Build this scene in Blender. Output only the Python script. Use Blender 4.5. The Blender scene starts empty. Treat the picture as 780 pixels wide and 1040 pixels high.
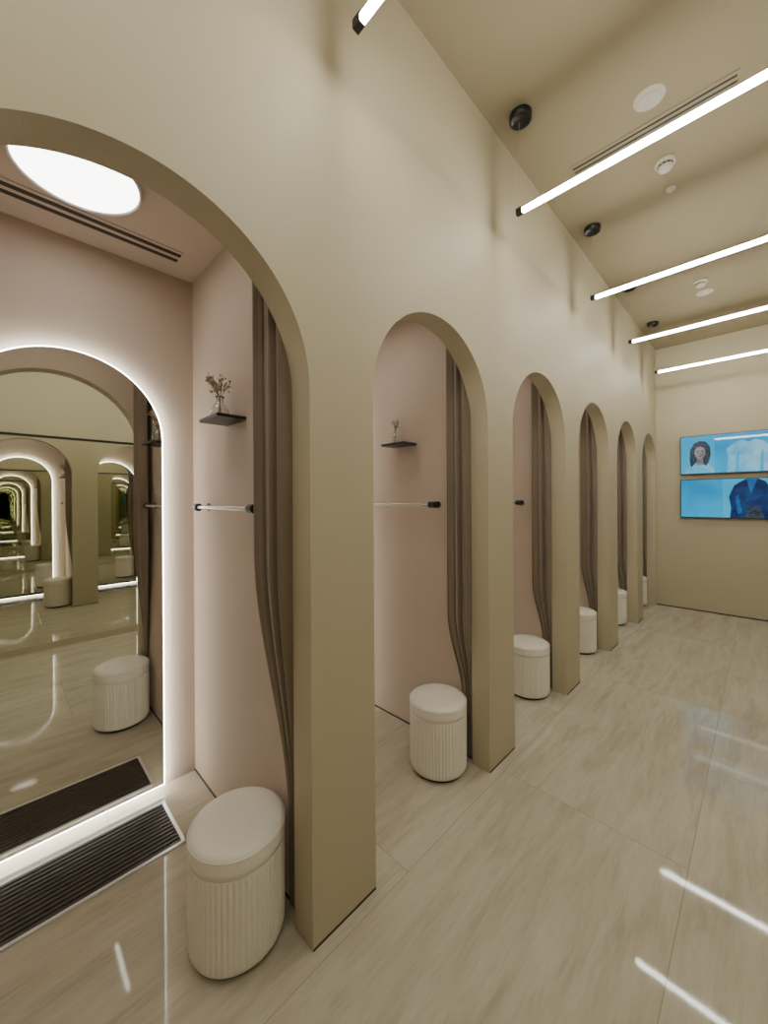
import bpy, math, random
from mathutils import Vector, Matrix
random.seed(4)
S=bpy.context.scene
COL=S.collection
try:
    S.cycles.glossy_bounces=14; S.cycles.max_bounces=16
except Exception: pass
# ------------------------------------------------------------ constants (metres)
D=1.065; TH=0.11; BACK=2.25; P=1.155; CZ=3.57; CUBZ=2.71; W=0.75; YF=6.5; Y0=-1.5
# ------------------------------------------------------------ materials
def mat(name,base=(.5,.5,.5),rough=.5,metal=0,emit=None,es=0,spec=.5,bump=None,trans=0,var=None,sheen=0,coat=0):
    m=bpy.data.materials.new(name); m.use_nodes=True
    nt=m.node_tree; b=nt.nodes['Principled BSDF']
    b.inputs['Base Color'].default_value=(*base,1); b.inputs['Roughness'].default_value=rough
    b.inputs['Metallic'].default_value=metal; b.inputs['Specular IOR Level'].default_value=spec
    if trans: b.inputs['Transmission Weight'].default_value=trans
    if sheen: b.inputs['Sheen Weight'].default_value=sheen
    if coat:
        b.inputs['Coat Weight'].default_value=coat; b.inputs['Coat Roughness'].default_value=.05
    if emit:
        b.inputs['Emission Color'].default_value=(*emit,1); b.inputs['Emission Strength'].default_value=es
    tc=nt.nodes.new('ShaderNodeTexCoord')
    if var:
        n=nt.nodes.new('ShaderNodeTexNoise'); n.inputs['Scale'].default_value=var[0]; n.inputs['Detail'].default_value=4
        r=nt.nodes.new('ShaderNodeValToRGB')
        r.color_ramp.elements[0].color=(*[c*(1-var[1]) for c in base],1); r.color_ramp.elements[1].color=(*[min(1,c*(1+var[1])) for c in base],1)
        r.color_ramp.elements[0].position=.3; r.color_ramp.elements[1].position=.7
        nt.links.new(tc.outputs['Object'],n.inputs['Vector']); nt.links.new(n.outputs['Fac'],r.inputs[0]); nt.links.new(r.outputs[0],b.inputs['Base Color'])
    if bump:
        n=nt.nodes.new('ShaderNodeTexNoise'); n.inputs['Scale'].default_value=bump[0]; n.inputs['Detail'].default_value=5
        bp=nt.nodes.new('ShaderNodeBump'); bp.inputs['Strength'].default_value=bump[1]; bp.inputs['Distance'].default_value=.002
        nt.links.new(tc.outputs['Object'],n.inputs['Vector']); nt.links.new(n.outputs['Fac'],bp.inputs['Height']); nt.links.new(bp.outputs[0],b.inputs['Normal'])
    return m
M_wall=mat('paint_tan',(.495,.437,.30),.6,bump=(220,.12),var=(1.2,.02),spec=.3)
M_pink=mat('paint_blush',(.54,.44,.345),.6,bump=(220,.12),var=(1.2,.02),spec=.3)
M_ceil=mat('ceiling_paint',(.36,.305,.195),.7,bump=(150,.1),var=(1.0,.02),spec=.2)
M_black=mat('black_metal',(.012,.012,.013),.35,var=(30,.1))
M_gap=mat('shadow_gap',(.03,.025,.02),.6,var=(30,.1))
M_wire=mat('steel_wire',(.45,.39,.28),.5,var=(30,.1))
M_tube=mat('led_diffuser',(.9,.9,.9),.4,emit=(1,.98,.92),es=74)
M_disc=mat('disc_diffuser',(.9,.9,.9),.4,emit=(1,.97,.93),es=9)
M_ring=mat('mirror_led',(.9,.9,.9),.4,emit=(.93,.97,1),es=22)
M_mirror=mat('mirror_glass',(.83,.84,.78),.008,metal=1)
M_mirror2=mat('mirror_glass_tint',(.79,.79,.70),.008,metal=1)
M_stool=mat('cream_leather',(.84,.80,.70),.42,bump=(160,.25),var=(8,.02))
M_frame=mat('alu_frame',(.72,.72,.72),.35,metal=.6,var=(20,.05))
M_slat=mat('grille_slat',(.055,.04,.028),.45,var=(40,.2))
M_rod=mat('clear_rod',(.66,.63,.58),.2,metal=.5,var=(10,.03))
M_white=mat('white_plastic',(.60,.56,.46),.5,var=(10,.02))
M_glass=mat('vase_glass',(.9,.93,.9),.03,trans=.95,var=(10,.01))
M_stem=mat('dry_stem',(.16,.10,.05),.8,var=(30,.2))
M_flower=mat('dry_flower',(.50,.40,.28),.9,var=(60,.3))
M_cur=mat('taupe_fabric',(.205,.155,.105),.8,sheen=.25,bump=(500,.3),var=(3,.08))
# floor : large format travertine-look porcelain
def floor_mat():
    m=bpy.data.materials.new('travertine_tile'); m.use_nodes=True; nt=m.node_tree; N=nt.nodes; L=nt.links
    b=N['Principled BSDF']
    tc=N.new('ShaderNodeTexCoord')
    mp=N.new('ShaderNodeMapping'); mp.inputs['Rotation'].default_value=(0,0,math.radians(90)); mp.inputs['Location'].default_value=(.35,.22,0)
    L.new(tc.outputs['Object'],mp.inputs['Vector'])
    br=N.new('ShaderNodeTexBrick'); br.inputs['Scale'].default_value=1; br.inputs['Brick Width'].default_value=1.6; br.inputs['Row Height'].default_value=.8
    br.inputs['Mortar Size'].default_value=.0018; br.inputs['Mortar Smooth'].default_value=.1; br.offset=.5
    br.inputs['Color1'].default_value=(0,0,0,1); br.inputs['Color2'].default_value=(1,1,1,1); br.inputs['Mortar'].default_value=(.5,.5,.5,1)
    L.new(mp.outputs[0],br.inputs['Vector'])
    vm=N.new('ShaderNodeVectorMath'); vm.operation='MULTIPLY'; vm.inputs[1].default_value=(7.3,3.1,5)
    L.new(br.outputs['Color'],vm.inputs[0])
    add=N.new('ShaderNodeVectorMath'); add.operation='ADD'
    L.new(tc.outputs['Object'],add.inputs[0]); L.new(vm.outputs[0],add.inputs[1])
    def noise(scale,sc,det,dist,ro=.6):
        mm=N.new('ShaderNodeMapping'); mm.inputs['Scale'].default_value=sc; mm.inputs['Rotation'].default_value=(0,0,math.radians(-8))
        L.new(add.outputs[0],mm.inputs['Vector'])
        n=N.new('ShaderNodeTexNoise'); n.inputs['Scale'].default_value=scale; n.inputs['Detail'].default_value=det; n.inputs['Distortion'].default_value=dist; n.inputs['Roughness'].default_value=ro
        L.new(mm.outputs[0],n.inputs['Vector']); return n
    n1=noise(2.4,(5,.8,1),6,1.0,.5); n2=noise(10,(6,.7,1),6,.7)
    mx=N.new('ShaderNodeMix'); mx.inputs[0].default_value=.4
    L.new(n1.outputs['Fac'],mx.inputs[2]); L.new(n2.outputs['Fac'],mx.inputs[3])
    r=N.new('ShaderNodeValToRGB'); e=r.color_ramp.elements
    e[0].position=.34; e[0].color=(.405,.36,.265,1); e[1].position=.68; e[1].color=(.56,.515,.405,1)
    k=r.color_ramp.elements.new(.5); k.color=(.495,.447,.34,1)
    L.new(mx.outputs[0],r.inputs[0])
    mj=N.new('ShaderNodeMix'); mj.data_type='RGBA'; mj.inputs[7].default_value=(.35,.31,.23,1)
    L.new(br.outputs['Fac'],mj.inputs[0]); L.new(r.outputs[0],mj.inputs[6]); L.new(mj.outputs[2],b.inputs['Base Color'])
    mr=N.new('ShaderNodeMapRange'); mr.inputs[3].default_value=.03; mr.inputs[4].default_value=.06
    L.new(n2.outputs['Fac'],mr.inputs[0]); L.new(mr.outputs[0],b.inputs['Roughness'])
    bp=N.new('ShaderNodeBump'); bp.inputs['Strength'].default_value=.3; bp.inputs['Distance'].default_value=.001; bp.invert=True
    L.new(br.outputs['Fac'],bp.inputs['Height']); L.new(bp.outputs[0],b.inputs['Normal'])
    b.inputs['Specular IOR Level'].default_value=.26
    return m
M_floor=floor_mat()

# ------------------------------------------------------------ mesh builder
class MB:
    def __init__(s): s.v=[];s.f=[];s.m=[];s.sm=[];s.mats=[]
    def mi(s,m):
        if m not in s.mats: s.mats.append(m)
        return s.mats.index(m)
    def add(s,vs,fs,m,smooth=False):
        o=len(s.v); s.v+= [tuple(v) for v in vs]; i=s.mi(m)
        for f in fs: s.f.append(tuple(a+o for a in f)); s.m.append(i); s.sm.append(smooth)
    def box(s,a,b,m):
        x0,y0,z0=a;x1,y1,z1=b
        v=[(x0,y0,z0),(x1,y0,z0),(x1,y1,z0),(x0,y1,z0),(x0,y0,z1),(x1,y0,z1),(x1,y1,z1),(x0,y1,z1)]
        s.add(v,[(3,2,1,0),(4,5,6,7),(0,1,5,4),(1,2,6,5),(2,3,7,6),(3,0,4,7)],m)
    def cyl(s,p,q,r,m,n=16,r2=None,caps=True):
        p=Vector(p);q=Vector(q);d=(q-p).normalized(); r2=r if r2 is None else r2
        u=d.orthogonal().normalized(); w=d.cross(u)
        vs=[p+(u*math.cos(2*math.pi*i/n)+w*math.sin(2*math.pi*i/n))*r for i in range(n)]+[q+(u*math.cos(2*math.pi*i/n)+w*math.sin(2*math.pi*i/n))*r2 for i in range(n)]
        s.add(vs,[(i,(i+1)%n,n+(i+1)%n,n+i) for i in range(n)],m,True)
        if caps: s.add(vs,[tuple(range(n-1,-1,-1)),tuple(range(n,2*n))],m)
    def lathe(s,prof,m,n=48,mod=None,c=(0,0,0),smooth=True):
        vs=[]
        for j,(r,z) in enumerate(prof):
            for i in range(n):
                a=2*math.pi*i/n; rr=r+(mod(j,z,a) if mod else 0)
                vs.append((c[0]+rr*math.cos(a),c[1]+rr*math.sin(a),c[2]+z))
        fs=[(j*n+i,j*n+(i+1)%n,(j+1)*n+(i+1)%n,(j+1)*n+i) for j in range(len(prof)-1) for i in range(n)]
        s.add(vs,fs,m,smooth)
    def ball(s,c,r,m,n=8,sz=1):
        prof=[(max(1e-4,r*math.sin(math.pi*k/6)),-r*sz*math.cos(math.pi*k/6)) for k in range(7)]
        s.lathe(prof,m,n,c=c)
    def mesh(s,name):
        me=bpy.data.meshes.new(name); me.from_pydata(s.v,[],s.f)
        for m in s.mats: me.materials.append(m)
        me.polygons.foreach_set('material_index',s.m); me.polygons.foreach_set('use_smooth',s.sm)
        me.update(); return me
def obj(name,me,loc=(0,0,0),parent=None,rot=None):
    if isinstance(me,MB): me=me.mesh(name)
    o=bpy.data.objects.new(name,me); o.location=loc; COL.objects.link(o)
    if rot: o.rotation_euler=rot
    if parent: o.parent=parent
    return o
def simple_box(name,a,b,m):
    c=[(a[i]+b[i])/2 for i in range(3)]
    mb=MB(); mb.box([a[i]-c[i] for i in range(3)],[b[i]-c[i] for i in range(3)],m); return obj(name,mb,c)
def bevel(o,w,seg=2):
    md=o.modifiers.new('bev','BEVEL'); md.width=w; md.segments=seg; md.limit_method='ANGLE'; return o

# ------------------------------------------------------------ shell
mb=MB(); mb.box((-BACK-.1,Y0-.1,-.1),(W+.1,YF+.1,0),M_floor); obj('floor',mb)
mb=MB(); mb.box((-D-TH,Y0-.1,CZ),(W+.1,YF+.1,CZ+.1),M_ceil); obj('ceiling',mb)
simple_box('wall_far',(-BACK-.1,YF,0),(W+.1,YF+.1,CZ),M_wall)
simple_box('wall_near',(-D-TH,Y0-.1,0),(W+.1,Y0,CZ),M_wall)
simple_box('wall_right',(W,Y0,0),(W+.1,YF,CZ),M_wall)
simple_box('wall_cubicle_back',(-BACK-.1,-.395,0),(-BACK,YF,CUBZ),M_pink)
simple_box('ceiling_cubicles',(-BACK-.1,-.395,CUBZ),(-D-TH,YF,CUBZ+.08),M_pink)
for k in range(-1,5):
    y=.76+P*k
    simple_box('wall_partition_%d'%(k+2),(-BACK,y,0),(-D-TH,y+.08,CUBZ),M_pink)
# arcade wall
opens=[(-.225,.725)]+[(.725+.29+P*k,.725+P*(k+1)) for k in range(5)]
opens[-1]=(opens[-1][0],6.465)
APEX=2.346
mb=MB(); xf,xb=-D,-D-TH
def quadY(y0,z0a,y1,z0b,ztop):   # both faces
    for x,fl in ((xf,False),(xb,True)):
        f=(0,1,2,3) if not fl else (3,2,1,0)
        mb.add([(x,y0,z0a),(x,y1,z0b),(x,y1,ztop),(x,y0,ztop)],[f],M_wall if not fl else M_pink)
prev=Y0
NA=48
for (a,b) in opens:
    quadY(prev,0,a,0,CZ)
    r=(b-a)/2; c=(a+b)/2; sp=APEX-r
    arc=[(c-r*math.cos(math.pi*i/NA),sp+r*math.sin(math.pi*i/NA)) for i in range(NA+1)]
    for i in range(NA): quadY(arc[i][0],arc[i][1],arc[i+1][0],arc[i+1][1],CZ)
    prof=[(a,0)]+arc+[(b,0)]
    vs=[(xf,y,z) for y,z in prof]+[(xb,y,z) for y,z in prof]; n=len(prof)
    mb.add(vs,[(i,n+i,n+i+1,i+1) for i in range(n-1)],M_wall,True)
    prev=b
quadY(prev,0,YF,0,CZ)
wl=obj('wall_left',mb)
wl.data.set_sharp_from_angle(angle=math.radians(40))
# thin strips, dark colour painted in for the shade of gaps at the foot of walls
def gap_shade(name,a,b): simple_box(name,a,b,M_gap)
prev=Y0; i=1
for (a,b) in opens:
    gap_shade('gap_shade_left_%d'%i,(xf-.002,prev+.001,0),(xf+.0025,a-.001,.007))
    prev=b; i+=1
gap_shade('gap_shade_far',(-D+.003,YF-.004,0),(W,YF,.014))
for k in range(-1,5):
    y=.76+P*k
    gap_shade('gap_shade_partition_%d'%(k+2),(-BACK,y-.004,0),(-D-TH-.01,y,.010))
# mirror clad opposite wall
mb=MB()
y=Y0+.02
while y<YF-.05:
    y2=min(y+1.33,YF-.02); mb.box((W-.012,y,.07),(W,y2-.003,2.14),M_mirror2); y=y2
mb.box((W-.02,Y0+.02,2.14),(W,YF-.02,2.165),M_black)
mb.box((W-.02,Y0+.02,0),(W,YF-.02,.07),M_wall)
obj('mirror_wall_panel',mb)

# ------------------------------------------------------------ LED pendants
def tube_mesh():
    m=MB(); L=1.24; w=.0105
    m.box((.034,-w,0.010),(L-.034,w,.015),M_black)
    m.box((0,-w-.002,-.013),(.034,w+.002,.018),M_black); m.box((L-.034,-w-.002,-.013),(L,w+.002,.018),M_black)
    m.box((.034,-w,-.011),(L-.034,w,.010),M_tube)
    for x in (.016,L-.016):
        m.cyl((x,0,.018),(x,0,CZ-3.03),.0006,M_wire,6); m.cyl((x,0,CZ-3.03-.004),(x,0,CZ-3.03),.008,M_ceil,12)
    return m.mesh('linear_pendant_light')
tm=tube_mesh()
for y in (-.36,.817,1.957,3.196,4.36,5.64):
    obj('linear_pendant_light',tm,(-.93,y,3.025))
# black surface spots
def spot():
    m=MB(); m.lathe([(.058,0),(.058,-.030),(.054,-.033),(.046,-.032),(.040,-.02),(.0001,-.018)],M_black,32); return m.mesh('ceiling_spotlight')
sm=spot()
for y in (.79,1.97,3.19,4.33,5.44): obj('ceiling_spotlight',sm,(-.92,y+.02,CZ))
m=MB(); m.lathe([(.0001,-.012),(.05,-.012),(.052,-.008),(.058,-.008),(.066,-.006),(.07,0)],M_white,40)
for r in (.012,.024,.036): m.lathe([(r,-.0125),(r+.002,-.014),(r+.004,-.0125)],M_frame,32)
spk=m.mesh('ceiling_speaker')
for y in (2.38,5.03): obj('ceiling_speaker',spk,(-.41,y,CZ))
m=MB(); m.lathe([(.055,0),(.055,-.014),(.05,-.018),(.042,-.02)],M_white,36); m.lathe([(.036,-.02),(.036,-.03)],M_gap,36)
m.lathe([(.040,-.030),(.042,-.034),(.036,-.045),(.02,-.05),(.0001,-.05)],M_white,36)
for i in range(10):
    a=i*math.pi/5; m.cyl((.038*math.cos(a),.038*math.sin(a),-.018),(.038*math.cos(a),.038*math.sin(a),-.033),.003,M_white,6)
m.lathe([(.042,-.02),(.0001,-.02)],M_gap,36)
sd=m.mesh('smoke_detector')
for y in (2.905,4.75): obj('smoke_detector',sd,(-.42,y,CZ))
m=MB(); m.lathe([(.03,0),(.03,-.006),(.012,-.01),(.01,-.022),(.0001,-.024)],M_white,24)
obj('fire_sprinkler',m,(-.43,3.18,CZ))
m=MB(); m.box((-.86,-.045,-.004),(-.08,.045,0),M_ceil)
for dy in (-.018,.018): m.box((-.85,dy-.006,-.006),(-.09,dy+.006,-.0035),M_gap)
obj('air_vent',m,(0.01,2.57,CZ))

# ------------------------------------------------------------ screens on the far wall
def screen_mat(name,c1,c2,es,sc=2.5,det=1,dist=0):
    m=bpy.data.materials.new(name); m.use_nodes=True; nt=m.node_tree; b=nt.nodes['Principled BSDF']
    b.inputs['Base Color'].default_value=(.01,.01,.01,1); b.inputs['Roughness'].default_value=.03
    tc=nt.nodes.new('ShaderNodeTexCoord'); n=nt.nodes.new('ShaderNodeTexNoise'); n.inputs['Scale'].default_value=sc; n.inputs['Detail'].default_value=det; n.inputs['Distortion'].default_value=dist
    r=nt.nodes.new('ShaderNodeValToRGB'); r.color_ramp.elements[0].color=(*c1,1); r.color_ramp.elements[1].color=(*c2,1)
    r.color_ramp.elements[0].position=.35; r.color_ramp.elements[1].position=.65
    nt.links.new(tc.outputs['Object'],n.inputs['Vector']); nt.links.new(n.outputs['Fac'],r.inputs[0]); nt.links.new(r.outputs[0],b.inputs['Emission Color'])
    b.inputs['Emission Strength'].default_value=es; return m
SC1=screen_mat('screen_cyan',(.0,.28,.60),(.005,.42,.78),1.0)
SC_p=screen_mat('screen_light_cyan',(.01,.38,.70),(.05,.48,.78),1.0,2,1,0)
SC_l=screen_mat('screen_pale',(.08,.46,.75),(.28,.64,.86),1.0,5,3,.8)
SC_s=screen_mat('screen_skin',(.15,.16,.20),(.40,.36,.36),.9,8,2,.2)
SC_h=screen_mat('screen_hair',(.012,.02,.035),(.06,.09,.13),.9,22,4,2)
SC_n=screen_mat('screen_navy',(.001,.015,.08),(.006,.05,.18),1,7,3,1)
SC_b=screen_mat('screen_blue',(.005,.08,.28),(.015,.16,.42),1,7,3,1)
def tv(name,zc,kind):
    root=bpy.data.objects.new(name,None); root.location=(-.345,YF-.051,zc); COL.objects.link(root)
    w,h=.445,.252
    m=MB(); m.box((-w,-.0,-h),(w,.05,h),M_black); o=obj('casing',m,parent=root); bevel(o,.003)
    m=MB(); g=.009; m.add([(-w+g,-.001,-h+g),(w-g,-.001,-h+g),(w-g,-.001,h-g),(-w+g,-.001,h-g)],[(0,1,2,3)],SC1); obj('screen',m,parent=root)
    lay=[0]
    def poly(nm,pts,mt):
        lay[0]+=1; yy=-.001-.0003*lay[0]
        m=MB(); m.add([(max(-w+g,min(w-g,x)),yy,max(-h+g,min(h-g,z))) for x,z in pts],[tuple(range(len(pts)))],mt); obj(nm,m,parent=root)
    def ell(nm,cx,cz,rx,rz,mt,wob=0): poly(nm,[(cx+rx*math.cos(a)*(1+wob*math.sin(5*a)),cz+rz*math.sin(a)*(1+wob*math.cos(7*a))) for a in [2*math.pi*i/28 for i in range(28)]],mt)
    if kind==1:
        poly('photo_panel',[(-.44,-.25),(-.09,-.25),(-.09,.25),(-.44,.25)],SC_p)
        poly('top',[(-.40,-.25),(-.36,-.17),(-.29,-.13),(-.24,-.14),(-.17,-.12),(-.11,-.17),(-.09,-.25)],SC_l)
        poly('hair',[(-.33,-.16),(-.345,-.05),(-.34,.06),(-.30,.15),(-.24,.18),(-.18,.165),(-.14,.10),(-.13,.0),(-.15,-.10),(-.18,-.15),(-.22,-.10),(-.27,-.09)],SC_h)
        poly('neck',[(-.265,-.04),(-.21,-.04),(-.20,-.135),(-.275,-.14)],SC_s)
        ell('face',-.238,.035,.056,.090,SC_s)
        poly('fringe',[(-.295,.06),(-.285,.12),(-.24,.15),(-.195,.12),(-.182,.06),(-.20,.09),(-.235,.11),(-.27,.10)],SC_h)
        ell('eye_l',-.258,.046,.012,.006,SC_h); ell('eye_r',-.217,.046,.012,.006,SC_h); ell('nose',-.238,.015,.004,.010,SC_h); ell('mouth',-.238,-.018,.015,.005,SC_h)
        poly('pale_garment',[(.02,-.25),(.04,-.05),(.02,.05),(.10,.13),(.17,.15),(.22,.12),(.28,.15),(.36,.12),(.43,.02),(.44,-.25)],SC_l)
        poly('garment_fold',[(.10,-.25),(.12,.0),(.14,.04),(.13,-.25)],SC_p)
        poly('garment_shadow',[(.32,-.25),(.33,-.02),(.35,.03),(.35,-.25)],SC_p)
    else:
        poly('photo_panel',[(-.02,-.25),(-.02,.25),(.44,.25),(.44,-.25)],SC_p)
        poly('jacket',[(.05,-.25),(.06,-.12),(.04,.02),(.09,.16),(.14,.20),(.20,.24),(.30,.24),(.37,.20),(.42,.08),(.44,-.08),(.44,-.25)],SC_n)
        poly('lapel',[(.20,.24),(.24,.06),(.30,.24)],SC_b)
        poly('sleeve_fold',[(.10,.02),(.13,.05),(.16,-.18),(.12,-.2)],SC_b)
        poly('trouser',[(.18,-.25),(.22,-.10),(.31,-.09),(.36,-.25)],SC_h)
    return root
tv('television',2.055,1); tv('television',1.485,2)

# ------------------------------------------------------------ cubicle contents
def arch_pts(hw,z0,top,n=40):
    sp=top-hw
    return [(hw,z0)]+[(hw*math.cos(math.pi*i/n),sp+hw*math.sin(math.pi*i/n)) for i in range(n+1)]+[(-hw,z0)]
def mirror():
    m=MB(); hw=.372; top=2.18
    A=arch_pts(hw,.035,top); B=arch_pts(hw-.03,.06,top-.03); n=len(A)
    m.add([(0,y,z) for y,z in B]+[(.04,y,z) for y,z in B],[(i,(i+1)%n,n+(i+1)%n,n+i) for i in range(n)],M_white)
    m.add([(.046,y,z) for y,z in A],[tuple(range(n))],M_mirror)
    m.add([(.040,y,z) for y,z in A]+[(.046,y,z) for y,z in A],[(i,(i+1)%n,n+(i+1)%n,n+i) for i in range(n)],M_frame)
    C=arch_pts(hw+.006,.027,top+.006); E=arch_pts(hw-.02,.05,top-.02)
    vs=[(.034,y,z) for y,z in C]+[(.034,y,z) for y,z in E]+[(.0395,y,z) for y,z in C]+[(.0395,y,z) for y,z in E]
    fs=[]
    for i in range(n):
        j=(i+1)%n
        fs+=[(i,n+i,n+j,j),(2*n+i,2*n+j,3*n+j,3*n+i),(i,j,2*n+j,2*n+i)]
    m.add(vs,fs,M_ring)
    return m.mesh('arched_mirror')
mm=mirror()
# stool
def stool():
    m=MB(); R=.158; NP=54; n=NP*8
    m.lathe([(.0001,.0),(.135,.0),(.14,.003),(.14,.02)],M_black,64)
    def mod(j,z,a):
        if z<.318 and z>.02:
            k=min(1,(z-.02)/.02,(.318-z)/.012)
            return -.0034*k*(1-abs(math.cos(a*NP/2)))**1.0*1.6
        return 0
    q=-.018
    prof=[(.140,.018),(.153,.02)]+[(R,.03)]+[(R,.03+.282*i/10) for i in range(1,11)]+[(R-.001,.334+q),(R-.004,.337+q),(R-.004,.339+q),(R,.342+q),(R+.001,.36+q),(R+.001,.385+q),(R-.002,.398+q),(R-.008,.406+q),(R-.018,.411+q),(R-.05,.414+q),(.05,.416+q),(.0001,.4165+q)]
    m.lathe(prof,M_stool,n,mod)
    m.lathe([(R-.001,.392+q),(R+.0015,.394+q),(R+.0015,.397+q),(R-.002,.399+q)],M_stool,96)
    return m.mesh('round_stool')
st=stool()
# curtain
def curtain(wt,wb,seed,name,nf,z0,zr):
    rnd=random.Random(seed); m=MB(); nu,nz=170,60; ph=rnd.random()*6; vs=[]
    zt=CUBZ-.03
    for j in range(nz+1):
        t=j/nz; z=.015+(zt-.015)*t
        k=min(1,max(0,(z-z0)/zr)); k=k*k*(3-2*k)
        w=wb+(wt-wb)*k; amp=.006+.028*k; yc=.747-.045*k
        for i in range(nu+1):
            u=i/nu
            uu=u+.02*math.sin(2.2*t+u*5)+.03*math.sin(u*9+seed)
            a=2*math.pi*nf*uu+ph+.5*math.sin(t*2.2+u*3)
            s=math.sin(a)
            s2=math.sin(2.13*a+1.7+t)*.22+math.sin(2*math.pi*1.7*uu+ph)*.25
            y=yc+amp*(s*.72+s2)
            x=-1.182-w*u-.012*k*math.cos(a)
            vs.append((x,min(y,.756),z))
    r=nu+1
    m.add(vs,[(j*r+i,j*r+i+1,(j+1)*r+i+1,(j+1)*r+i) for j in range(nz) for i in range(nu)],M_cur,True)
    return m.mesh(name)
curA=curtain(.20,.06,3,'curtain',4.5,.30,1.0); curB=curtain(.14,.07,8,'curtain',3.5,.34,.5)
# shelf
m=MB(); m.box((-.1,-.126,0),(.1,0,.014),M_black); shelf=m.mesh('floating_shelf')
# clothes rail
m=MB()
m.cyl((-.30,-.06,0),(.30,-.06,0),.0095,M_rod,20)
for x in (-.31,.285): m.cyl((x,-.06,0),(x+.045,-.06,0),.019,M_black,24)
for x in (-.29,.305):
    m.cyl((x,-.06,0),(x,0,0),.009,M_black,14); m.cyl((x,-.006,0),(x,0,0),.02,M_black,20)
rail=m.mesh('clothes_rail')
# vases
def vase(prof,seed,nst,sp,hh):
    rnd=random.Random(seed); m=MB()
    inner=[(max(.0001,r-.0022),z+(.004 if i==0 else 0)) for i,(r,z) in enumerate(prof)]
    m.lathe([(.0001,0)]+prof+inner[::-1]+[(.0001,.004)],M_glass,32)
    for i in range(nst):
        a=rnd.random()*6.28; top=Vector((sp*math.cos(a)*rnd.uniform(.3,1),sp*math.sin(a)*rnd.uniform(.3,1),hh*rnd.uniform(.75,1)))
        b=Vector((.008*math.cos(a+3),.008*math.sin(a+3),.008)); mid=Vector((.004*math.cos(a),.004*math.sin(a),prof[-1][1]))
        m.cyl(b,mid,.0011,M_stem,5); m.cyl(mid,top,.0011,M_stem,5)
        for q in range(9):
            t=rnd.uniform(.35,1); c=mid.lerp(top,t)+Vector([rnd.uniform(-.016,.016) for _ in range(3)])
            m.cyl(mid.lerp(top,t-.1),c,.0006,M_stem,4); m.ball(c,rnd.uniform(.003,.006),M_flower,6)
    return m.mesh('flower_vase')
vA=vase([(.030,0),(.037,.006),(.040,.02),(.038,.04),(.026,.062),(.016,.072),(.014,.09),(.020,.102)],5,9,.055,.2)
vB=vase([(.020,0),(.025,.005),(.026,.03),(.024,.05),(.012,.066),(.009,.078),(.009,.11),(.013,.118)],9,4,.03,.165)
# grille
m=MB(); gx,gy=.160,.345
for a,b in (((-gx,-gy),(gx,-gy+.014)),((-gx,gy-.014),(gx,gy)),((-gx,-gy),(-gx+.014,gy)),((gx-.014,-gy),(gx,gy))): m.box((a[0],a[1],0),(b[0],b[1],.006),M_frame)
m.box((-gx+.01,-gy+.01,0),(gx-.01,gy-.01,.0012),M_gap)
ns=13
for i in range(ns):
    x=-gx+.022+i*(2*gx-.044)/(ns-1); m.box((x-.0062,-gy+.014,.001),(x+.0062,gy-.014,.006),M_slat)
grille=m.mesh('floor_grille')
# ceiling disc + slot vent
m=MB(); m.lathe([(.0001,-.014),(.17,-.014),(.186,-.012)],M_disc,64); m.lathe([(.186,-.012),(.188,-.018),(.196,-.018),(.198,0)],M_frame,64); disc=m.mesh('round_ceiling_light')
m=MB(); m.box((-.055,-.42,-.003),(.055,.42,0),M_pink)
for dx in (-.028,.022): m.box((dx-.012,-.415,-.005),(dx+.012,.415,-.0025),M_gap)
slot=m.mesh('slot_diffuser')
m=MB(); m.box((-.012,-.52,-.028),(.012,.52,0),M_black); crail=m.mesh('curtain_track')

for k in range(6):
    dy=P*k-(.04 if k==5 else 0)
    obj('arched_mirror',mm,(-BACK,.22+dy,0))
    obj('round_stool',st,(-1.305,.580+dy,0),rot=(0,0,.3*k))
    obj('curtain',curA if k==0 else curB,(0,dy,0))
    obj('floating_shelf',shelf,(-1.70,.76+dy,1.85))
    obj('flower_vase',vA if k%2==0 else vB,(-1.735,.70+dy,1.864))
    obj('clothes_rail',rail,(-1.735,.76+dy,1.465))
    obj('floor_grille',grille,(-1.965,.225+dy,0))
    obj('round_ceiling_light',disc,(-1.78,.21+dy,CUBZ))
    obj('slot_diffuser',slot,(-2.06,.22+dy,CUBZ-.0005))
    obj('curtain_track',crail,(-1.27,.215+dy,CUBZ))

# ------------------------------------------------------------ world + camera
w=bpy.data.worlds.new('World'); S.world=w; w.use_nodes=True
w.node_tree.nodes['Background'].inputs[0].default_value=(.9,.8,.65,1); w.node_tree.nodes['Background'].inputs[1].default_value=.3
cam=bpy.data.cameras.new('Camera'); co=bpy.data.objects.new('Camera',cam); COL.objects.link(co)
cam.sensor_fit='HORIZONTAL'; cam.sensor_width=36; cam.lens=36*387.5/780; cam.clip_start=.02
cam.shift_y=-13/780
co.location=(0,0,1.5)
R=Matrix.Rotation(math.radians(44.82),3,'Z')@Matrix.Rotation(math.radians(90),3,'X')@Matrix.Rotation(math.radians(-.35),3,'Z')
co.rotation_euler=R.to_euler()
S.camera=co
